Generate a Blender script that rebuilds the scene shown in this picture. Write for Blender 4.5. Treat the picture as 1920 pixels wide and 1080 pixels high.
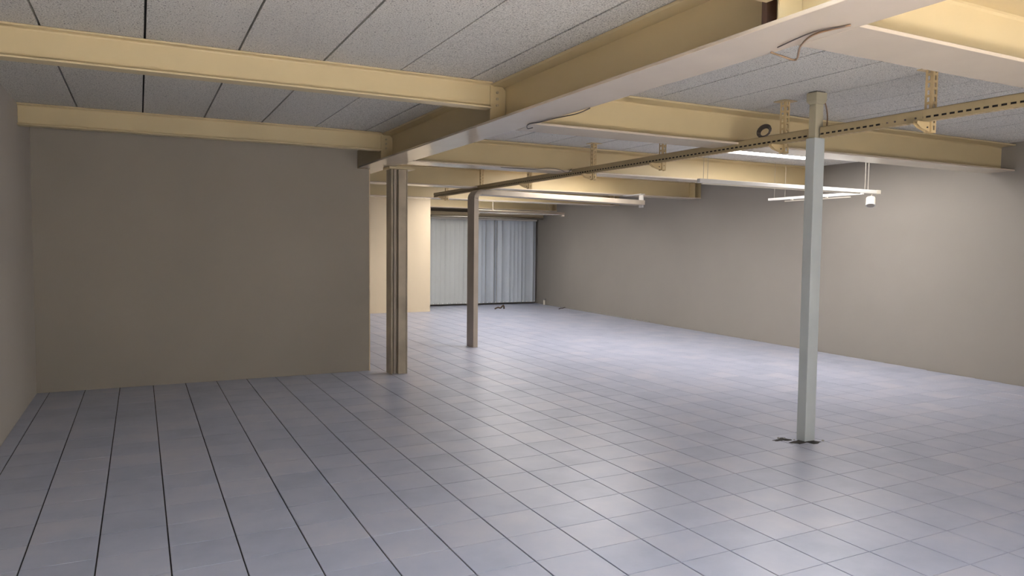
import bpy, bmesh, math, random
from mathutils import Vector, Matrix
random.seed(7)
for o in list(bpy.data.objects): bpy.data.objects.remove(o)
SC = bpy.context.scene; COL = SC.collection
PI = math.pi
# ------------------------------------------------------------------ camera
CH = 1.5882; YAW, PITCH, ROLL = .4714, -.0559, .0102
def camera():
    cy, sy, cp, sp = math.cos(YAW), math.sin(YAW), math.cos(PITCH), math.sin(PITCH)
    f = Vector((sy*cp, cy*cp, sp)); r = Vector((cy, -sy, 0)); u = r.cross(f)
    r2 = r*math.cos(ROLL)+u*math.sin(ROLL); u2 = -r*math.sin(ROLL)+u*math.cos(ROLL)
    M = Matrix(((r2.x, u2.x, -f.x, 0), (r2.y, u2.y, -f.y, 0), (r2.z, u2.z, -f.z, CH), (0, 0, 0, 1)))
    c = bpy.data.objects.new('camera', bpy.data.cameras.new('camera')); COL.objects.link(c)
    c.matrix_world = M; c.data.sensor_width = 36; c.data.lens = 1370/1920*36; c.data.clip_start = .02
    SC.camera = c
camera()
# ------------------------------------------------------------------ world, exposure, big lights
SC.view_settings.view_transform = 'Standard'; SC.view_settings.look = 'None'
SC.view_settings.gamma = 1; SC.view_settings.use_curve_mapping = False
SC.view_settings.exposure = 0.03
w = bpy.data.worlds.new('sky'); SC.world = w; w.use_nodes = True
w.node_tree.nodes['Background'].inputs[0].default_value = (.62, .78, 1, 1)
w.node_tree.nodes['Background'].inputs[1].default_value = 1.0
H = 2.8745
def area(name, loc, rot, sx, sy, power, col):
    l = bpy.data.lights.new(name, 'AREA'); l.shape = 'RECTANGLE'; l.size = sx; l.size_y = sy
    l.energy = power; l.color = col
    o = bpy.data.objects.new(name, l); COL.objects.link(o); o.location = loc; o.rotation_euler = rot
    return o
# daylight entering by the windows behind the camera
area('daylight_main', (3.85, -2.42, 1.35), (PI/2, 0, 0), 1.6, 2.1, 42, (.86, .92, 1))
area('daylight_side', (1.05, -2.42, 1.35), (PI/2, 0, 0), 3.0, 2.1, 25, (.95, .96, 1))
sun = bpy.data.lights.new('sun', 'SUN'); sun.energy = 235; sun.angle = .01; sun.color = (1, .87, .68)  # sun added so an unseen floor patch bounces light onto the ceiling
so = bpy.data.objects.new('sun', sun); COL.objects.link(so); so.rotation_euler = (math.radians(38), 0, math.radians(-8)); so.location = (5, -6, 6)
SKY_EMIT = 10.5
# ------------------------------------------------------------------ materials
def nt(name):
    m = bpy.data.materials.new(name); m.use_nodes = True
    n = m.node_tree.nodes; return m, n, m.node_tree.links, n['Principled BSDF']
def tex(n, L, kind, scale, coord=None, **kw):
    t = n.new(kind)
    t.inputs['Scale'].default_value = scale
    for k, v in kw.items(): t.inputs[k].default_value = v
    if coord: L.new(coord, t.inputs['Vector'])
    return t
def ramp(n, L, src, stops):
    r = n.new('ShaderNodeValToRGB'); e = r.color_ramp.elements
    while len(e) < len(stops): e.new(.5)
    for i, (p, c) in enumerate(stops): e[i].position = p; e[i].color = (*c, 1)
    L.new(src, r.inputs[0]); return r.outputs[0]
def bump(n, L, src, b, dist, strength=1):
    u = n.new('ShaderNodeBump'); u.inputs['Distance'].default_value = dist; u.inputs['Strength'].default_value = strength
    L.new(src, u.inputs['Height']); L.new(u.outputs[0], b.inputs['Normal'])
def paint(name, col, rough=.45, var=.06, scale=3, bmp=0, spec=.5, metal=0):
    m, n, L, b = nt(name); g = n.new('ShaderNodeNewGeometry')
    t = tex(n, L, 'ShaderNodeTexNoise', scale, g.outputs['Position'], Detail=5)
    c = ramp(n, L, t.outputs[0], [(.3, tuple(x*(1-var) for x in col)), (.7, tuple(min(1, x*(1+var)) for x in col))])
    L.new(c, b.inputs['Base Color']); b.inputs['Roughness'].default_value = rough
    b.inputs['Specular IOR Level'].default_value = spec; b.inputs['Metallic'].default_value = metal
    if bmp:
        t2 = tex(n, L, 'ShaderNodeTexNoise', 220, g.outputs['Position'], Detail=3); bump(n, L, t2.outputs[0], b, bmp, .6)
    return m
def plaster(name, col, var=.035):
    m, n, L, b = nt(name); g = n.new('ShaderNodeNewGeometry')
    t = tex(n, L, 'ShaderNodeTexNoise', .9, g.outputs['Position'], Detail=6, Roughness=.55)
    c = ramp(n, L, t.outputs[0], [(.3, tuple(x*(1-var) for x in col)), (.7, tuple(x*(1+var) for x in col))])
    L.new(c, b.inputs['Base Color']); b.inputs['Roughness'].default_value = .75
    b.inputs['Specular IOR Level'].default_value = .3
    mp = n.new('ShaderNodeMapping'); L.new(g.outputs['Position'], mp.inputs[0]); mp.inputs['Scale'].default_value = (1, 1, .12)
    t2 = tex(n, L, 'ShaderNodeTexNoise', 130, mp.outputs[0], Detail=4); bump(n, L, t2.outputs[0], b, .0012, .5)
    return m
M = {}
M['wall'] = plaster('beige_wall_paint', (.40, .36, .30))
M['wall_right'] = plaster('shaded_beige_wall_paint', (.325, .298, .262))  # darker copy of the wall paint, shade put into the colour
M['wall_left'] = plaster('lit_beige_wall_paint', (.53, .485, .42))  # lighter copy of the same paint, light put into the colour
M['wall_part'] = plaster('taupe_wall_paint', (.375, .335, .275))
M['wall_cream'] = plaster('cream_wall_paint', (.80, .66, .46))
M['steel'] = paint('cream_steel_paint', (.67, .545, .32), .40, .03, 2.2, .0004, .4)
M['flange'] = paint('cream_flange_paint', (.62, .52, .40), .17, .04, 2.5, .0002)
M['rail'] = paint('ochre_rail_paint', (.40, .315, .175), .45, .05, 6)
M['hanger'] = paint('yellow_upright_paint', (.62, .47, .25), .45, .05, 6)
M['post_grey'] = paint('pale_grey_post_paint', (.50, .53, .52), .38, .05, 4)
M['post_tan'] = paint('tan_post_paint', (.40, .36, .255), .42, .06, 4)
M['post_worn'] = paint('worn_greige_post_paint', (.43, .36, .26), .42, .28, 2.6)
M['post_frame'] = paint('bronze_grey_frame_paint', (.40, .34, .27), .36, .1, 3)
M['track'] = paint('white_track_paint', (.78, .76, .72), .35, .02)
M['lamp'] = paint('cream_lamp_plastic', (.84, .78, .66), .4, .02)
M['cable'] = paint('brown_cable_sheath', (.30, .19, .11), .5, .1, 20)
M['cable_dark'] = paint('dark_cable_sheath', (.10, .08, .07), .5, .1, 20)
M['wire'] = paint('thin_grey_wire', (.42, .38, .32), .4, .02)
M['dark'] = paint('dark_recess', (.030, .026, .024), .9, .2, 30)
M['rust'] = paint('brown_primer_steel', (.125, .065, .042), .6, .25, 18)
M['bolt'] = paint('painted_bolt', (.5, .42, .28), .4, .04)
M['blind'] = paint('pale_grey_blind_fabric', (.55, .60, .66), .7, .03, 1.5)
M['blind_smooth'] = paint('pale_green_grey_panel_fabric', (.60, .62, .60), .7, .03, 1.5)
M['weight'] = paint('white_blind_weight', (.85, .85, .82), .5, .02)
M['pelmet'] = paint('brushed_tan_pelmet', (.60, .50, .33), .3, .12, 2)
M['chrome'] = paint('pale_metal_tube', (.72, .66, .54), .22, .03, 5, metal=.7)
M['debris'] = paint('dry_brown_debris', (.085, .055, .035), .9, .5, 60)
M['mortar'] = paint('crumbled_mortar', (.33, .31, .28), .95, .4, 70, .002)
M['backing'] = paint('ceiling_joint_backing', (.045, .043, .042), .9, .1)
def tile_mat():
    m, n, L, b = nt('blue_grey_floor_tile'); g = n.new('ShaderNodeNewGeometry')
    mp = n.new('ShaderNodeMapping'); L.new(g.outputs['Position'], mp.inputs[0])
    mp.inputs['Scale'].default_value = (1/TS, 1/TS, 0); mp.inputs['Location'].default_value = (TX/TS, TY/TS, 0)
    fl = n.new('ShaderNodeVectorMath'); fl.operation = 'FLOOR'; L.new(mp.outputs[0], fl.inputs[0])
    wn = n.new('ShaderNodeTexWhiteNoise'); L.new(fl.outputs[0], wn.inputs['Vector'])
    t = tex(n, L, 'ShaderNodeTexNoise', 2.6, g.outputs['Position'], Detail=7, Roughness=.6)
    a = n.new('ShaderNodeMath'); a.operation = 'MULTIPLY_ADD'; L.new(wn.outputs['Value'], a.inputs[0]); a.inputs[1].default_value = .28
    L.new(t.outputs[0], a.inputs[2])
    c = ramp(n, L, a.outputs[0], [(.35, (.345, .375, .475)), (.62, (.415, .44, .545)), (.9, (.49, .49, .57))])
    L.new(c, b.inputs['Base Color'])
    t2 = tex(n, L, 'ShaderNodeTexNoise', 5, g.outputs['Position'], Detail=4)
    r = n.new('ShaderNodeMapRange'); L.new(t2.outputs[0], r.inputs[0]); r.inputs[3].default_value = .27; r.inputs[4].default_value = .42
    L.new(r.outputs[0], b.inputs['Roughness']); b.inputs['Specular IOR Level'].default_value = .55
    t3 = tex(n, L, 'ShaderNodeTexNoise', 16, g.outputs['Position'], Detail=3); bump(n, L, t3.outputs[0], b, .0015, .35)
    return m
def ceil_mat():
    m, n, L, b = nt('speckled_grey_ceiling_board'); g = n.new('ShaderNodeNewGeometry')
    t = tex(n, L, 'ShaderNodeTexNoise', 120, g.outputs['Position'], Detail=3, Roughness=.75)
    v = tex(n, L, 'ShaderNodeTexVoronoi', 70, g.outputs['Position'])
    s = ramp(n, L, v.outputs['Distance'], [(.16, (.12, .12, .12)), (.34, (1, 1, 1))])
    t2 = tex(n, L, 'ShaderNodeTexNoise', 34, g.outputs['Position'], Detail=3)
    msk = ramp(n, L, t2.outputs[0], [(.47, (0, 0, 0)), (.58, (1, 1, 1))])
    c = ramp(n, L, t.outputs[0], [(.36, (.36, .34, .30)), (.5, (.66, .635, .575)), (.64, (.86, .83, .765))])
    mx = n.new('ShaderNodeMix'); mx.data_type = 'RGBA'; mx.blend_type = 'MULTIPLY'
    L.new(msk, mx.inputs[0]); L.new(c, mx.inputs[6]); L.new(s, mx.inputs[7])
    L.new(mx.outputs[2], b.inputs['Base Color']); b.inputs['Roughness'].default_value = .95
    b.inputs['Specular IOR Level'].default_value = .1
    bump(n, L, t.outputs[0], b, .004, .6)
    return m
def emit_mat(name, col, e):
    m, n, L, b = nt(name); b.inputs['Base Color'].default_value = (.8, .8, .8, 1)
    b.inputs['Emission Color'].default_value = (*col, 1); b.inputs['Emission Strength'].default_value = e
    return m
TS = .33; TX = .5466; TY = -3.165+TS*20   # tile pitch; tile lines lie at X = k*TS-TX and Y = k*TS-TY+...
M['tile'] = tile_mat(); M['ceil'] = ceil_mat()
M['sky_pane'] = emit_mat('daylit_opal_pane', (1, .955, .93), SKY_EMIT)
M['fill_pane_near'] = emit_mat('unseen_fill_pane', (.74, .86, 1), 8.5)  # glowing pane of an unseen rooflight, added to light the near floor
M['tube'] = emit_mat('lit_tube', (.85, .93, 1), 1.6)
m, n, L, b = nt('window_glass'); tr = n.new('ShaderNodeBsdfTransparent'); gl = n.new('ShaderNodeBsdfGlossy'); gl.inputs['Roughness'].default_value = .02
mxs = n.new('ShaderNodeMixShader'); mxs.inputs[0].default_value = .06; L.new(tr.outputs[0], mxs.inputs[1]); L.new(gl.outputs[0], mxs.inputs[2])
L.new(mxs.outputs[0], n['Material Output'].inputs['Surface'])
M['glass'] = m
# ------------------------------------------------------------------ mesh helpers
def box(bm, x0, x1, y0, y1, z0, z1):
    v = [bm.verts.new(p) for p in ((x0,y0,z0),(x1,y0,z0),(x1,y1,z0),(x0,y1,z0),(x0,y0,z1),(x1,y0,z1),(x1,y1,z1),(x0,y1,z1))]
    for f in ((0,3,2,1),(4,5,6,7),(0,1,5,4),(1,2,6,5),(2,3,7,6),(3,0,4,7)): bm.faces.new([v[i] for i in f])
def prism(bm, pts, z0, z1, fn=None):      # polygon pts (x,y) extruded z0..z1; fn maps a point
    fn = fn or (lambda p: p)
    a = [bm.verts.new(fn(Vector((x, y, z0)))) for x, y in pts]; c = [bm.verts.new(fn(Vector((x, y, z1)))) for x, y in pts]
    k = len(pts); bm.faces.new(a[::-1]); bm.faces.new(c)
    for i in range(k): bm.faces.new((a[i], a[(i+1) % k], c[(i+1) % k], c[i]))
def tube(bm, pts, r, seg=8):
    pts = [Vector(p) for p in pts]; rings = []
    for i, p in enumerate(pts):
        d = (pts[min(i+1, len(pts)-1)]-pts[max(i-1, 0)]).normalized()
        a = d.cross(Vector((0, 0, 1)) if abs(d.z) < .9 else Vector((1, 0, 0))).normalized(); c = d.cross(a)
        rings.append([bm.verts.new(p+(a*math.cos(t)+c*math.sin(t))*r) for t in [2*PI*k/seg for k in range(seg)]])
    for A, B in zip(rings, rings[1:]):
        for k in range(seg): bm.faces.new((A[k], A[(k+1) % seg], B[(k+1) % seg], B[k]))
    bm.faces.new(rings[0][::-1]); bm.faces.new(rings[-1])
def smooth_path(pts, n=6):
    P = [Vector(p) for p in pts]; P = [P[0]]+P+[P[-1]]; out = []
    for i in range(1, len(P)-2):
        for k in range(n):
            t = k/n; a, b, c, d = P[i-1:i+3]
            out.append(.5*((2*b)+(c-a)*t+(2*a-5*b+4*c-d)*t*t+(-a+3*b-3*c+d)*t**3))
    out.append(P[-2]); return out
OFF = {}
def obj(name, bm, mat, parent=None, bevel=0, smooth=False, loc=None):
    bmesh.ops.recalc_face_normals(bm, faces=bm.faces)
    off = OFF.get(parent.name) if parent else None          # things stand at their own origin: shift the shape into it
    if off: bmesh.ops.translate(bm, vec=-off, verts=bm.verts)
    me = bpy.data.meshes.new(name); bm.to_mesh(me); bm.free()
    me.materials.append(M[mat])
    if smooth:
        for p in me.polygons: p.use_smooth = True
    o = bpy.data.objects.new(name, me); COL.objects.link(o)
    if bevel:
        md = o.modifiers.new('bevel', 'BEVEL'); md.width = bevel; md.segments = 2; md.limit_method = 'ANGLE'
    if parent: o.parent = parent
    if off: OFF[o.name] = off
    if loc: o.location = loc
    return o
def tag(o, label, cat, group=None):
    o['label'] = label; o['category'] = cat
    if group: o['group'] = group
    return o
def thing(name, label, cat, loc=(0, 0, 0), group=None):
    o = bpy.data.objects.new(name, None); COL.objects.link(o); o.location = loc; o.empty_display_size = .1; OFF[o.name] = Vector(loc)
    return tag(o, label, cat, group)
def struct(name, bm, mat, label=None, **k):
    o = obj(name, bm, mat, **k); o['kind'] = 'structure'; o['label'] = label or name.replace('_', ' '); return o
def boxes(*bs):
    bm = bmesh.new()
    for b_ in bs: box(bm, *b_)
    return bm
def XW(y): return 9.3+.056*(y-4.6)          # inner face of the right wall
# ------------------------------------------------------------------ structure
XL = -.99; YN = -2.4; YF = 18.35
bm = boxes((XL-.2, 10.6, YN-.2, YF+.2, -.2, -.007))
floor = struct('floor', bm, 'dark', 'blue-grey square tiled floor with dark joints')
def tile_bm(x0, x1, y0, y1, dz=0, bm=None):
    bm = bm or bmesh.new(); b_ = .0012; zt = dz; zb = -.007
    o_ = [(x0, y0), (x1, y0), (x1, y1), (x0, y1)]; i_ = [(x0+b_, y0+b_), (x1-b_, y0+b_), (x1-b_, y1-b_), (x0+b_, y1-b_)]
    A = [bm.verts.new((x, y, zb)) for x, y in o_]; B = [bm.verts.new((x, y, zt-b_)) for x, y in o_]; Cc = [bm.verts.new((x, y, zt)) for x, y in i_]
    for P, Q in ((A, B), (B, Cc)):
        for k in range(4): bm.faces.new((P[k], P[(k+1) % 4], Q[(k+1) % 4], Q[k]))
    bm.faces.new(Cc); return bm
YO = 3.165-TS*20
GX, GY = .0038, .0022                      # half joint widths: long joints are wider than cross joints
from mathutils import Quaternion
cam = SC.camera; CI = cam.matrix_world.inverted()
def px(p):
    q = CI @ Vector(p)
    if q.z > -.05: return None
    return (960+1370*q.x/-q.z, 540-1370*q.y/-q.z)
cells = []
for i in range(-3, 40):
    for j in range(0, 75):
        x = i*TS-TX; y = j*TS+YO
        if x+TS < XL or y+TS < YN or y > YF or x > XW(y): continue
        x0, x1 = max(x+GX, XL+.001), min(x+TS-GX, XW(y)-.001)
        y0, y1 = max(y+GY, YN+.001), min(y+TS-GY, YF-.001)
        if x1-x0 < .02 or y1-y0 < .02: continue
        full = (x1-x0 > TS-2*GX-.0005) and (y1-y0 > TS-2*GY-.0005)
        q = [px(c) for c in ((x0, y0, 0), (x1, y0, 0), (x1, y1, 0), (x0, y1, 0))]
        ar = 0
        if all(q):
            cx_ = sum(a for a, _ in q)/4; cy_ = sum(b for _, b in q)/4
            if -60 < cx_ < 1980 and cy_ < 1150:
                if not (y > 9.0 and x+TS < 2.6): ar = abs(sum(q[k][0]*q[(k+1) % 4][1]-q[(k+1) % 4][0]*q[k][1] for k in range(4)))/2
        cells.append((ar, x0, x1, y0, y1, full))
cells.sort(key=lambda c: -c[0])
tm = tile_bm(-TS/2+GX, TS/2-GX, -TS/2+GY, TS/2-GY); me_t = bpy.data.meshes.new('tile'); bmesh.ops.recalc_face_normals(tm, faces=tm.faces); tm.to_mesh(me_t); tm.free(); me_t.materials.append(M['tile'])
rest = bmesh.new(); cnt = 0
for ar, x0, x1, y0, y1, full in cells:
    dz = random.uniform(-.0005, 0)
    if ar > 0 and cnt < 300:
        cnt += 1
        if full:
            o = bpy.data.objects.new('tile', me_t); COL.objects.link(o); o.location = ((x0+x1)/2, (y0+y1)/2, dz)
            o.rotation_euler = (random.uniform(-.0008, .0008), random.uniform(-.0008, .0008), 0); o.parent = floor
        else:
            o = obj('tile', tile_bm(x0, x1, y0, y1, dz), 'tile', floor)
    else: tile_bm(x0, x1, y0, y1, dz, rest)
o = obj('tile_field', rest, 'tile', floor); o['kind'] = 'stuff'
# walls
struct('wall_left', boxes((XL-.2, XL, YN-.2, YF+.2, -.2, H+.25)), 'wall_left', 'plain beige wall along the left side')
bm = bmesh.new(); prism(bm, [(XW(YN-.2), YN-.2), (XW(YN-.2)+.25, YN-.2), (XW(YF+.2)+.25, YF+.2), (XW(YF+.2), YF+.2)], -.2, H+.25)
struct('wall_right', bm, 'wall_right', 'long plain beige wall along the right side')
struct('wall_partition', boxes((XL, 2.435, 9.05, 9.2, 0, H), (2.435, 2.585, 9.05, 9.2, 0, 2.548)), 'wall_part', 'taupe partition wall closing the left bay')
struct('trim_1', boxes((2.581, 2.593, 9.042, 9.208, 0, 2.545)), 'wall_cream', 'thin pale end strip of the taupe partition')
struct('wall_alcove', boxes((XL, 6.28, 16.7, 16.95, 0, H)), 'wall_cream', 'cream wall section at the far end beside the grey blinds')
struct('wall_far', boxes((XL, XW(YF)+.1, YF, YF+.2, 0, H+.25)), 'wall', 'far end wall behind the grey blinds')
# near wall (behind the camera) with two window openings
wn_ = boxes((XL, -.45, YN-.2, YN, 0, H), (-.45, 2.55, YN-.2, YN, 0, .3), (-.45, 2.55, YN-.2, YN, 2.4, H), (2.55, 3.05, YN-.2, YN, 0, H),
            (3.05, 4.65, YN-.2, YN, 0, .3), (3.05, 4.65, YN-.2, YN, 2.4, H), (4.65, XW(YN), YN-.2, YN, 0, H))
struct('wall_near', wn_, 'wall', 'wall with two windows behind the viewer')
for nm, (a, b_, c, d), lb in (('window_2', (-.45, 2.55, .3, 2.4), 'left hand window behind the viewer'), ('window_3', (3.05, 4.65, .3, 2.4), 'right hand window behind the viewer')):
    bm = bmesh.new(); k = 2 if nm == 'window_2' else 4
    box(bm, a, b_, YN-.16, YN-.1, c, c+.05); box(bm, a, b_, YN-.16, YN-.1, d-.05, d)
    for i in range(k+1):
        x = a+(b_-a-.05)*i/k; box(bm, x, x+.05, YN-.16, YN-.1, c+.05, d-.05)
    f = struct(nm, bm, 'track', lb)
    obj('window_pane', boxes((a+.03, b_-.03, YN-.135, YN-.129, c+.03, d-.03)), 'glass', f)
# ceiling: backing boards with a skylight opening in each far bay, panels as parts
S0, SP = .0511, .5591
seam = lambda k: S0+SP*k
BY = [-3.48, -.56, 2.36, 5.28, 8.2, 11.12, 14.04, 16.96]      # lines of the cross beams
# rooflights: first and last ceiling column, y from, y to, pane, label
SKY = [(12, 15, 5.7, 7.46, 'sky_pane', 'flat daylit rooflight in the ceiling behind the grey post'), (10, 13, 8.8, 10.5, 'sky_pane', 'wide rooflight in the bay above the goalpost frame'),
       (10, 13, 11.8, 13.3, 'sky_pane', 'wide rooflight in the bay beyond the goalpost frame'), (11, 14, 14.7, 16.2, 'sky_pane', 'wide rooflight in the last bay before the blinds'),
       (2, 4, .1, 2.0, 'fill_pane_near', 'unseen rooflight added to light the near floor, left of the girder')]
def cut(k, a, b_):                       # pieces of column k between a and b_ left over by the rooflights
    segs = [(a, b_)]
    for k0, k1, s, e, _, _ in SKY:
        if k0 <= k < k1:
            n_ = []
            for p, q in segs: n_ += [(p, s), (e, q)] if p < s and e < q else [(p, q)]
            segs = n_
    return segs
bm = bmesh.new()
for k in range(-2, 19):
    for s, e in cut(k, YN-.2, YF+.2): box(bm, seam(k), seam(k+1), s, e, H+.035, H+.25)
ceil = struct('ceiling', bm, 'backing', 'speckled grey board ceiling with dark joints')
edges = [YN]+[y for y in BY if y > YN]+[YF]
for k in range(-2, 18):
    x0, x1 = max(seam(k)+.0065, XL), min(seam(k+1)-.0065, 10.05)
    if x1-x0 < .05: continue
    for a, b_ in zip(edges, edges[1:]):
        for s, e in cut(k, a, b_):
            xr = min(x1, XW(s)-.002)
            if xr-x0 > .05: obj('ceiling_panel', boxes((x0, xr, s+.001, e-.001, H+random.uniform(0, .003), H+.034)), 'ceil', ceil)
for i, (k0, k1, s, e, pane, lb) in enumerate(SKY):
    xa, xb = seam(k0), seam(k1)
    fr = struct('window_%d' % (i+1 if i == 0 else i+3), boxes((xa, xa+.03, s, e, H-.008, H+.2), (xb-.03, xb, s, e, H-.008, H+.2), (xa+.03, xb-.03, s, s+.03, H-.008, H+.2), (xa+.03, xb-.03, e-.03, e, H-.008, H+.2)), 'track', lb)
    obj('opal_pane', boxes((xa+.03, xb-.03, s+.03, e-.03, H+.01, H+.025)), pane, fr)
# ------------------------------------------------------------------ steelwork
GXL, GXR, GZ = 2.45, 2.79, 2.555; GC = 2.62
g = thing('steel_girder', 'deep cream steel girder running from the viewer to the partition end', 'beam', (GC, 0, GZ))
def child(name, bm, mat, parent, **k):
    return obj(name, bm, mat, parent, **k)
child('bottom_flange', boxes((GXL, GXR, YN, 9.045, GZ, GZ+.02)), 'flange', g, bevel=.003)
child('bottom_flange', boxes((2.60, GXR, 9.045, 16.69, GZ, GZ+.02)), 'flange', g)
child('top_flange', boxes((GXL+.05, GXR-.05, YN, 9.045, H-.02, H-.001)), 'steel', g)
child('web', boxes((GC-.006, GC+.006, YN, 16.69, GZ+.02, H-.02)), 'steel', g)
def fillet_web(x0, x1, yc, z0, z1, tw, r=.018):      # web with root fillets, running along X
    pts = []
    for sy, sz in ((-1, 0), (1, 1)):
        pass
    prof = [(-tw-r, z0), (-tw-.3*r, z0+.3*r), (-tw, z0+r), (-tw, z1-r), (-tw-.3*r, z1-.3*r), (-tw-r, z1), (tw+r, z1), (tw+.3*r, z1-.3*r), (tw, z1-r), (tw, z0+r), (tw+.3*r, z0+.3*r), (tw+r, z0)]
    bm = bmesh.new(); prism(bm, prof, x0, x1, lambda p: Vector((p.z, yc+p.x, p.y))); return bm
def right_beam(y, label, x0=None):
    x0 = x0 or GXR+.002; x1 = XW(y)-.17*.056-.003
    t = thing('steel_beam', label, 'beam', ((x0+x1)/2, y, GZ), 'deep cross beams right of the girder')
    child('bottom_flange', boxes((x0, x1, y-.17, y+.17, GZ, GZ+.018)), 'flange', t, bevel=.003)
    child('top_flange', boxes((x0, x1, y-.17, y+.17, H-.018, H-.001)), 'steel', t, bevel=.003)
    child('web', fillet_web(GC+.008, x1, y, GZ+.018, H-.018, .006), 'steel', t)
    if y > 6: child('stiffener', boxes((x1-.012, x1-.002, y-.155, y-.008, GZ+.02, H-.02)), 'steel', t)
    if y > 6: child('stiffener', boxes((x1-.16, x1-.15, y-.155, y-.008, GZ+.02, H-.02)), 'steel', t)
    return t
right_beam(-.56, 'deep cream cross beam overhead behind the viewer on the right')
right_beam(2.36, 'nearest deep cream cross beam at top right, in front of all the others')
right_beam(5.28, 'deep cream cross beam just behind the pale grey post')
right_beam(8.2, 'deep cream cross beam directly behind the white light track')
right_beam(11.12, 'cream cross beam above the bent steel goalpost frame, third behind the grey post')
right_beam(14.04, 'cream cross beam beyond the goalpost frame, second from the far end')
right_beam(16.96+.2, 'farthest cream cross beam just in front of the blinds', 6.3)
def left_beam(y, label):
    x0, x1 = XL+.002, 2.475; z0, z1 = 2.672, H-.001
    t = thing('steel_beam', label, 'beam', ((x0+x1)/2, y, z0), 'shallow cross beams left of the girder')
    child('bottom_flange', boxes((x0, x1, y-.06, y+.06, z0, z0+.012)), 'steel', t, bevel=.002)
    child('top_flange', boxes((x0, x1, y-.06, y+.06, z1-.012, z1)), 'steel', t, bevel=.002)
    child('web', fillet_web(x0, x1+.03, y, z0+.012, z1-.012, .004, .012), 'steel', t)
    # end connection plate with three bolts, reaching down to the girder flange
    bm = bmesh.new(); prism(bm, [(2.476, GZ+.021), (2.61, GZ+.021), (2.61, z1-.05), (2.58, z1-.022), (2.476, z1-.022)], y-.016, y-.006, lambda p: Vector((p.x, p.z, p.y)))
    pl = child('connection_plate', bm, 'steel', t)
    for k in range(3):
        bm = bmesh.new(); zc = z1-.07-.05*k
        prism(bm, [(2.535+.011*math.cos(a*PI/3), zc+.011*math.sin(a*PI/3)) for a in range(6)], y-.026, y-.016, lambda p: Vector((p.x, p.z, p.y)))
        b_ = obj('bolt', bm, 'bolt', pl)
    return t
left_beam(2.36, 'shallow cream cross beam nearest the viewer, only its end seen at top')
left_beam(5.28, 'bright shallow cream cross beam across the upper left ceiling')
left_beam(8.2, 'shaded shallow cream cross beam just in front of the taupe partition')
# brown primer cleat at the nearest joint
tag(obj('steel_cleat', boxes((2.50, 2.56, 2.44, 2.47, GZ+.021, H-.03)), 'rust'), 'brown primed steel cleat standing on the girder flange at the near joint', 'cleat')
# ------------------------------------------------------------------ posts
px3, py3 = 4.945, 4.26
t = thing('steel_post', 'pale grey square steel post standing alone on the right, narrower above the rail', 'post', (px3, py3, 0))
child('lower_tube', boxes((px3-.058, px3+.058, py3-.045, py3+.045, 0, 2.50)), 'post_grey', t, bevel=.004)
child('upper_tube', boxes((px3-.044, px3+.044, py3-.034, py3+.034, 2.50, H-.10)), 'post_tan', t, bevel=.004)['label'] = 'narrower tan upper tube'
bm = bmesh.new()
for (a, b_, z) in ((.044, .034, H-.11), (.06, .05, H-.075), (.06, .05, H-.012)):
    pass
def frustum(bm, cx, cy, rings):
    R_ = [[bm.verts.new((cx+sx*a, cy+sy*b, z)) for sx, sy in ((-1, -1), (1, -1), (1, 1), (-1, 1))] for a, b, z in rings]
    bm.faces.new(R_[0][::-1]); bm.faces.new(R_[-1])
    for A, B in zip(R_, R_[1:]):
        for k in range(4): bm.faces.new((A[k], A[(k+1) % 4], B[(k+1) % 4], B[k]))
frustum(bm, px3, py3, ((.045, .035, H-.10), (.062, .05, H-.075), (.062, .05, H-.008)))
child('post_head', bm, 'post_tan', t, bevel=.003)['label'] = 'flared tan post head'
child('head_plate', boxes((px3-.05, px3+.05, py3-.04, py3+.04, H-.008, H-.001)), 'dark', t)
# post under the girder (H section)
ax, ay = 2.85, 8.75; z1 = GZ-.03
t = thing('steel_column', 'worn greige steel column at the end of the taupe partition', 'column', (ax, ay, 0))
child('flange', boxes((ax-.105, ax-.091, ay-.1, ay+.1, .0, z1)), 'post_worn', t, bevel=.002)
child('flange', boxes((ax+.091, ax+.105, ay-.1, ay+.1, .0, z1)), 'post_worn', t, bevel=.002)
child('web', boxes((ax-.091, ax+.091, ay-.03, ay-.018, .0, z1)), 'post_worn', t)
child('cover_strip', boxes((ax-.012, ax+.088, ay-.1, ay-.04, .0, z1-.002)), 'post_worn', t, bevel=.003)
child('cable_conduit', boxes((ax-.06, ax-.03, ay-.07, ay-.035, .0, z1-.002)), 'post_frame', t, bevel=.006)
child('cap_plate', boxes((ax-.14, ax+.19, ay-.13, ay+.13, z1, GZ-.001)), 'steel', t, bevel=.004)
# goalpost frame: flat box section bent through 90 degrees, running right along X
fx, fy, fw, ft = 4.70, 10.6, .26, .08
t = thing('goalpost_frame', 'bent steel goalpost frame, dark post with a rounded corner and long top bar', 'frame', (fx, fy, 0))
def frame_part(path, name, mat, lb=None):
    bm = bmesh.new(); rings = []
    for (x, z, nx, nz) in path:
        rings.append([bm.verts.new((x+nx*s*ft/2, fy+q*fw/2, z+nz*s*ft/2)) for s, q in ((-1, -1), (1, -1), (1, 1), (-1, 1))])
    for A, B in zip(rings, rings[1:]):
        for k in range(4): bm.faces.new((A[k], A[(k+1) % 4], B[(k+1) % 4], B[k]))
    bm.faces.new(rings[0][::-1]); bm.faces.new(rings[-1])
    o = child(name, bm, mat, t, bevel=.006)
    if lb: o['label'] = lb
zc = 2.485-ft/2; rr = .10; xe = 7.95
frame_part([(fx, 0, 1, 0), (fx, zc-rr, 1, 0)], 'upright', 'post_frame')
arc = []
for k in range(7):
    a = PI-(PI/2)*k/6; arc.append((fx+rr+rr*math.cos(a), zc-rr+rr*math.sin(a), -math.cos(a), -math.sin(a)))
frame_part(arc, 'bent_corner', 'post_frame')
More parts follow.
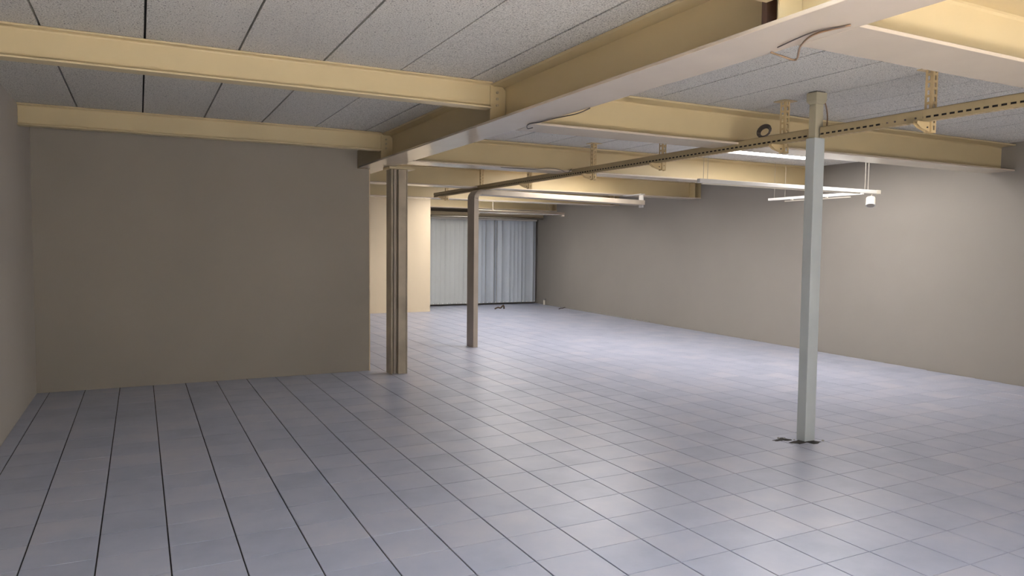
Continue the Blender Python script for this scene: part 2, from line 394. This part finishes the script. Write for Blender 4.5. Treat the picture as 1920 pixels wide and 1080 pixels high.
frame_part([(fx+rr, zc, 0, -1), (xe, zc-.05, 0, -1)], 'top_bar', 'post_frame', None)
child('end_bracket', boxes((xe+.001, xe+.02, fy-.06, fy+.05, zc-.13, GZ-.013), (xe-.03, xe+.05, fy-.06, fy+.50, GZ-.012, GZ-.001)), 'track', t)
# ------------------------------------------------------------------ slotted rail on perforated hangers
RX = 4.93; RZ0, RZ1 = 2.50, 2.585
def rail_piece(name, y0, y1, label):
    t = thing(name, label, 'rail', (RX, (y0+y1)/2, RZ0), 'slotted overhead rail')
    # face toward the viewer's left: solid upper band, slotted lower band, lip and back lips
    child('channel', boxes((RX, RX+.003, y0, y1, RZ0+.036, RZ1), (RX, RX+.003, y0, y1, RZ0, RZ0+.022),
                           (RX, RX+.045, y0, y1, RZ1-.003, RZ1), (RX+.042, RX+.045, y0, y1, RZ0+.004, RZ1-.003)), 'rail', t)
    child('slot_shade_strip', boxes((RX+.012, RX+.014, y0, y1, RZ0+.014, RZ0+.05)), 'dark', t)  # dark strip painted in for the shade inside the slots
    bm = bmesh.new(); P = .056; y = y0
    while y < y1-P: box(bm, RX+.0002, RX+.0028, y, y+.02, RZ0+.022, RZ0+.036); y += P
    child('slot_bars', bm, 'rail', t)['kind'] = 'stuff'
    # perforated bottom face seen from below
    bm = boxes((RX+.003, RX+.012, y0, y1, RZ0, RZ0+.0025), (RX+.038, RX+.047, y0, y1, RZ0, RZ0+.0025)); y = y0
    while y < y1-P: box(bm, RX+.012, RX+.038, y, y+.02, RZ0, RZ0+.0025); y += P
    child('perforated_base', bm, 'hanger', t)['kind'] = 'stuff'
    return t
rail_piece('slotted_rail', .9, 4.205, 'near length of ochre slotted overhead rail, right of the grey post')
r1 = rail_piece('slotted_rail', 4.315, 12.95, 'long length of ochre slotted rail running from the grey post to the far end')
nr = [o for o in bpy.data.objects if o.name == 'slotted_rail'][0]
sp_ = child('splice_plate', boxes((RX-.003, RX-.0003, 3.33, 3.64, RZ0+.004, RZ1-.004)), 'rail', nr)
for yb in (3.38, 3.46, 3.54, 3.60):
    bm = bmesh.new(); prism(bm, [(yb+.007*math.cos(a*PI/4), RZ0+.03+.007*math.sin(a*PI/4)) for a in range(8)], RX-.009, RX-.003, lambda p: Vector((p.z, p.x, p.y)))
    obj('bolt', bm, 'cable_dark', sp_)
HX = 4.985
def slotted(bm, u0, u1, z0, z1, place, pitch=.05, slot=.032, e=.3):
    # plate in (u,z) with a vertical row of slots; place(u0,u1,z0,z1) adds a box
    wd = u1-u0; a = u0+wd*e; b_ = u1-wd*e
    place(u0, a, z0, z1); place(b_, u1, z0, z1); z = z0
    while z < z1: place(a, b_, z, min(z+pitch-slot, z1)); z += pitch
def hanger_parts(t, y, ztop=H-.006, lean=0):
    # U upright: face to -Y, side toward -X, side toward +X
    bm = bmesh.new(); z0 = 2.425
    slotted(bm, HX+.002, HX+.052, z0, ztop, lambda a, b, c, d: box(bm, a, b, y, y+.003, c, d))
    slotted(bm, y+.003, y+.058, z0, ztop, lambda a, b, c, d: box(bm, HX, HX+.003, a, b, c, d))
    slotted(bm, y+.003, y+.058, z0, ztop, lambda a, b, c, d: box(bm, HX+.051, HX+.054, a, b, c, d))
    child('slotted_upright', bm, 'hanger', t)
    child('ceiling_plate', boxes((HX-.045, HX+.10, y-.035, y+.095, H-.006, H-.0005)), 'hanger', t)
    bm = bmesh.new(); prism(bm, [(HX-.002, z0+.005), (HX-.002, RZ0-.004), (HX-.135, RZ0-.004), (HX-.14, RZ0-.02), (HX-.10, z0+.03)], y+.012, y+.016, lambda p: Vector((p.x, p.z, p.y)))
    prism(bm, [(HX-.002, z0+.005), (HX-.002, RZ0-.004), (HX-.135, RZ0-.004), (HX-.14, RZ0-.02), (HX-.10, z0+.03)], y+.042, y+.046, lambda p: Vector((p.x, p.z, p.y)))
    box(bm, HX-.135, HX-.002, y+.012, y+.046, RZ0-.005, RZ0-.002)
    ar = child('bracket_arm', bm, 'hanger', t)
    bm = bmesh.new(); prism(bm, [(HX-.03+.006*math.cos(a*PI/4), z0+.035+.006*math.sin(a*PI/4)) for a in range(8)], y+.006, y+.012, lambda p: Vector((p.x, p.z, p.y)))
    obj('bolt', bm, 'cable_dark', ar)
HL = [(3.30, 'nearest ochre perforated hanger, right of the grey post and under the nearest beam'), (4.62, 'perforated hanger with ceiling plate just left of the grey post'),
      (6.28, 'perforated hanger below the beam behind the grey post'), (7.62, 'perforated hanger with ceiling plate in front of the light track beam'),
      (9.28, 'perforated hanger right above the goalpost top bar'), (10.93, 'perforated hanger directly over the bent corner of the goalpost frame'),
      (12.46, 'farthest perforated hanger near the far end of the rail')]
first = None
for y, lb in HL:
    if first is None:
        t = thing('rail_hanger', lb, 'hanger', (HX, y, H), 'perforated uprights carrying the slotted rail'); hanger_parts(t, y); first = t
    else:
        r = first.copy(); COL.objects.link(r); r.location = (HX, y, H); r['label'] = lb
        for ch in list(first.children):
            c = ch.copy(); COL.objects.link(c); c.parent = r
            for gch in ch.children: d = gch.copy(); COL.objects.link(d); d.parent = c
# ------------------------------------------------------------------ light track with spotlight
ty, tz = 6.35, 2.325
t = thing('light_track', 'white suspended light track along the back of the right bay', 'light track', (7.3, ty, tz))
child('track_profile', boxes((5.55, 8.50, ty-.025, ty+.025, tz, tz+.045)), 'track', t, bevel=.003)
child('lower_lip', boxes((5.6, 8.2, ty-.012, ty+.012, tz-.014, tz-.0005)), 'lamp', t)
child('end_cap', boxes((8.50, 8.58, ty-.027, ty+.027, tz-.002, tz+.047)), 'lamp', t, bevel=.004)['label'] = 'cream end cap'
for x in (5.62, 5.68, 8.30, 8.36):
    bm = bmesh.new(); tube(bm, [(x, ty, tz+.045), (x+.004, ty, H-.001)], .0022, 6); child('suspension_wire', bm, 'wire', t)
t2 = thing('light_track', 'thin white light track running away from the viewer beside the spotlight', 'light track', (8.35, 7.5, tz))
child('track_profile', boxes((8.33, 8.37, ty+.06, 8.0, tz-.01, tz+.025)), 'track', t2, bevel=.002)
child('track_profile', boxes((8.40, 8.42, ty+.3, 7.75, tz-.035, tz-.02)), 'lamp', t2)
for y in (7.0, 7.6): child('link_arm', boxes((8.371, 8.41, y, y+.02, tz-.02, tz-.005)), 'lamp', t2)
for y in (7.7, 7.9):
    bm = bmesh.new(); tube(bm, [(8.35, y, tz+.025), (8.352, y, H-.001)], .002, 6); child('suspension_wire', bm, 'wire', t2)
sx, sy_, sz = 8.42, ty, tz-.10
t = thing('spotlight', 'cream cylindrical spotlight tilted under the end of the white light track', 'spotlight', (sx, sy_, sz))
ax_ = Vector((-.35, -.25, -.9)).normalized(); cc = Vector((sx, sy_, sz))
def cyl(bm, c, ax, r0, r1, l, seg=24, cap=True):
    q = ax.to_track_quat('Z', 'Y'); R_ = []
    for r, zz in ((r0, -l/2), (r1, l/2)):
        R_.append([bm.verts.new(c+q @ Vector((r*math.cos(2*PI*k/seg), r*math.sin(2*PI*k/seg), zz))) for k in range(seg)])
    for k in range(seg): bm.faces.new((R_[0][k], R_[0][(k+1) % seg], R_[1][(k+1) % seg], R_[1][k]))
    bm.faces.new(R_[0][::-1]); bm.faces.new(R_[1])
bm = bmesh.new(); cyl(bm, cc, ax_, .056, .056, .10); child('housing', bm, 'lamp', t, bevel=.006)
bm = bmesh.new(); cyl(bm, cc+ax_*.056, ax_, .058, .058, .014); child('front_ring', bm, 'track', t)
bm = bmesh.new(); cyl(bm, cc+ax_*.064, ax_, .045, .045, .003); child('lens', bm, 'wire', t)
bm = bmesh.new(); tube(bm, [cc-ax_*.04, cc-ax_*.06, (sx+.02, sy_, tz-.006)], .005); child('stem', bm, 'lamp', t)
# ------------------------------------------------------------------ far end: pelmet, tube lights, blinds
t = thing('pelmet_box', 'tan metal pelmet box above the grey blinds at the far end', 'pelmet', (8.1, 18.05, 2.33))
child('housing', boxes((6.29, XW(17.75)-.01, 17.78, 18.3, 2.36, 2.5)), 'pelmet', t, bevel=.006)
bm = bmesh.new(); tube(bm, [(6.30, 17.75, 2.38), (XW(17.75)-.05, 17.75, 2.38)], .028, 12); child('front_roll', bm, 'chrome', t, smooth=True)
for i, (x0, x1, y, z, lb) in enumerate(((7.0, 9.25, 15.55, 2.40, 'fluorescent batten light hanging in front of the far end beam'), (6.7, 8.95, 14.9, 2.36, 'dark slim batten hanging just in front of the lit fluorescent one'))):
    t = thing('batten_light', lb, 'light', ((x0+x1)/2, y, z))
    child('casing', boxes((x0, x1, y-.04, y+.04, z, z+.05)), 'pelmet' if i == 0 else 'post_frame', t, bevel=.004)
    bm = bmesh.new(); tube(bm, [(x0+.06, y, z-.016), (x1-.06, y, z-.016)], .013, 10); child('tube', bm, 'tube' if i == 0 else 'chrome', t, smooth=True)
    child('end_cap', boxes((x0-.001, x0+.06, y-.025, y+.025, z-.035, z-.001)), 'lamp', t); child('end_cap', boxes((x1-.06, x1+.001, y-.025, y+.025, z-.035, z-.001)), 'lamp', t)
    for x in (x0+.4, x1-.4):
        bm = bmesh.new(); tube(bm, [(x, y, z+.05), (x, y, H-.001)], .003, 6); child('suspension_wire', bm, 'wire', t)
def blind(label, x0, x1, y, n, amp, mat, gap):
    t = thing('vertical_blind', label, 'blind', ((x0+x1)/2, y, 0), None)
    child('head_rail', boxes((x0, x1, y-.025, y+.025, 2.32, 2.355)), 'track', t)
    wd = (x1-x0)/n
    for k in range(n):
        xc = x0+wd*(k+.5); ang = random.uniform(-1, 1)*amp; tw = wd*.5*gap
        bm = bmesh.new(); pts = []
        for s in range(5):
            u = (s/4*2-1)*tw; d = .012*(1-(s/2-1)**2)
            pts.append((u, d))
        poly = pts+[(u, d+.0025) for u, d in reversed(pts)]
        ca, sa = math.cos(ang), math.sin(ang)
        prism(bm, [(xc+u*ca-v*sa, y+u*sa+v*ca) for u, v in poly], .05, 2.315)
        s_ = child('slat', bm, mat, t)
        obj('bottom_weight', boxes((xc-.012, xc+.012, y-.02, y-.012, .055, .085)), 'weight', s_)
    return t
blind('smooth pale grey vertical blind at the far end, left of the goalpost', 6.31, 8.15, 18.12, 14, .12, 'blind_smooth', 1.06)
blind('grey vertical blind with uneven dark folds in the far right corner', 8.17, XW(18.1)-.06, 18.12, 15, .62, 'blind', 1.1)
# skirting strip and pipe stub along the far right wall
bm = bmesh.new(); prism(bm, [(XW(12.6)-.012, 12.6), (XW(12.6)-.001, 12.6), (XW(18.05)-.001, 18.05), (XW(18.05)-.014, 18.05)], .0, .035)
struct('baseboard_right', bm, 'mortar', 'thin grimy skirting strip at the foot of the far right wall')
xw = XW(17.6)-.05
t = thing('pipe_stub', 'short pale pipe stub standing in the far right corner', 'pipe', (xw, 17.6, 0))
bm = bmesh.new(); tube(bm, [(xw, 17.6, .001), (xw, 17.6, .13)], .028, 10); child('pipe', bm, 'lamp', t)
bm = bmesh.new(); tube(bm, [(xw, 17.6, .13), (xw, 17.6, .17)], .036, 10); child('collar', bm, 'mortar', t)
# ------------------------------------------------------------------ cables
def cable(name, pts, r, mat, label, cat='cable', n=6):
    bm = bmesh.new(); tube(bm, smooth_path(pts, n), r, 6); return tag(obj(name, bm, mat, smooth=True), label, cat)
zf = GZ-.006
cable('cable', [(2.72, 2.18, zf), (2.70, 2.35, zf), (2.76, 2.48, GZ-.02), (2.90, 2.63, GZ-.03), (2.84, 2.66, GZ-.015), (2.76, 2.66, zf)], .005, 'cable', 'brown cable looping below the girder at the nearest joint')
cable('cable', [(2.715, 2.20, zf), (2.66, 2.30, zf-.002), (2.68, 2.42, zf), (2.72, 2.58, zf)], .003, 'cable_dark', 'thin dark wire lying against the girder underside beside the brown cable')
cable('cable', [(2.78, 4.30, zf), (2.80, 4.50, zf-.004), (2.775, 4.75, zf), (2.76, 4.95, zf), (2.73, 5.10, zf), (2.775, 5.2, zf-.015), (2.80, 5.16, zf-.012)], .004, 'cable_dark', 'dark wire end tucked under the girder above the column side')
cable('cable', [(px3+.065, py3, H-.05), (px3+.10, py3-.005, H-.09), (px3+.12, py3-.01, H-.18), (px3+.105, py3-.02, H-.26), (px3+.085, py3-.03, RZ1-.01)], .006, 'cable', 'brown cable arching down from the grey post head to the rail')
cable('cable', [(3.9, 7.98, zf-.002), (4.3, 7.95, zf-.004), (4.52, 7.93, zf+.018), (4.72, 7.99, zf+.02), (4.86, 8.02, 2.54), (4.92, 8.02, 2.592)], .004, 'cable_dark', 'dark wire running along the far side beam and dropping onto the rail')
bm = bmesh.new()
for k in range(8):
    r = .046+.0035*k; c0 = Vector((4.955, 4.80+.008*k, RZ1+r*.86)); pts = []
    for a in range(25):
        th = 2*PI*a/24; pts.append(c0+Vector((.007*(k-3)+.010*math.sin(th), r*1.15*math.cos(th), r*.8*math.sin(th))))
    tube(bm, pts, .0055, 6)
tag(obj('cable_coil', bm, 'cable_dark', smooth=True), 'coil of grey-brown cable resting on the rail left of the grey post', 'cable')
# ------------------------------------------------------------------ broken grout and debris
def blob(name, x, y, rad, h, mat, label, cat, sx=1, sy=1, seg=26, hole=0):
    bm = bmesh.new(); c = bm.verts.new((x, y, h)); R_ = []
    for q, hh in ((.45, .8), (.8, .5), (1, .02)):
        R_.append([])
        for k in range(seg):
            a = 2*PI*k/seg; r = rad*q*(1+.35*math.sin(3*a+x)+.25*random.uniform(-1, 1))
            R_[-1].append(bm.verts.new((x+r*sx*math.cos(a), y+r*sy*math.sin(a), h*hh*random.uniform(.5, 1.3)+.0004)))
    for k in range(seg):
        bm.faces.new((c, R_[0][k], R_[0][(k+1) % seg]))
        for A, B in zip(R_, R_[1:]): bm.faces.new((A[k], B[k], B[(k+1) % seg], A[(k+1) % seg]))
    return tag(obj(name, bm, mat), label, cat)
blob('broken_grout', px3-.03, py3-.03, .085, .004, 'dark', 'dark broken patch in the tiles around the foot of the grey post', 'hole', 1.35, .95)
blob('broken_grout', px3-.17, py3+.09, .06, .006, 'dark', 'crumbled dark patch left of the foot of the grey post', 'hole', 1.3, .7)
for x, y, s, lb in ((px3-.15, py3+.09, .011, 'small pale mortar crumb in the middle of the crumbled patch left of the grey post'), (px3-.19, py3+.115, .013, 'largest pale mortar crumb, farthest left of the grey post foot'),
                    (px3-.10, py3+.03, .008, 'tiny mortar crumb between the crumbled patch and the foot of the grey post'), (px3+.09, py3-.10, .012, 'pale mortar crumb on the viewer side, right of the grey post foot')):
    bm = bmesh.new(); bmesh.ops.create_icosphere(bm, subdivisions=1, radius=s)
    for v in bm.verts: v.co *= random.uniform(.7, 1.2); v.co.z = v.co.z*.6
    tag(obj('mortar_chip', bm, 'mortar', loc=(x, y, s*.5+.004)), lb, 'debris', 'mortar crumbs at the post foot')
cable('debris_heap', [(8.05, 16.75, .01), (8.12, 16.7, .05), (8.2, 16.72, .03), (8.27, 16.7, .10), (8.3, 16.72, .012)], .02, 'debris', 'small heap of brown debris on the far floor before the blinds', 'debris', 3)
cable('twig', [(9.62, 16.2, .008), (9.66, 16.15, .03), (9.72, 16.2, .02), (9.76, 16.12, .05)], .01, 'debris', 'small dark twig on the floor near the far right wall', 'debris', 3)
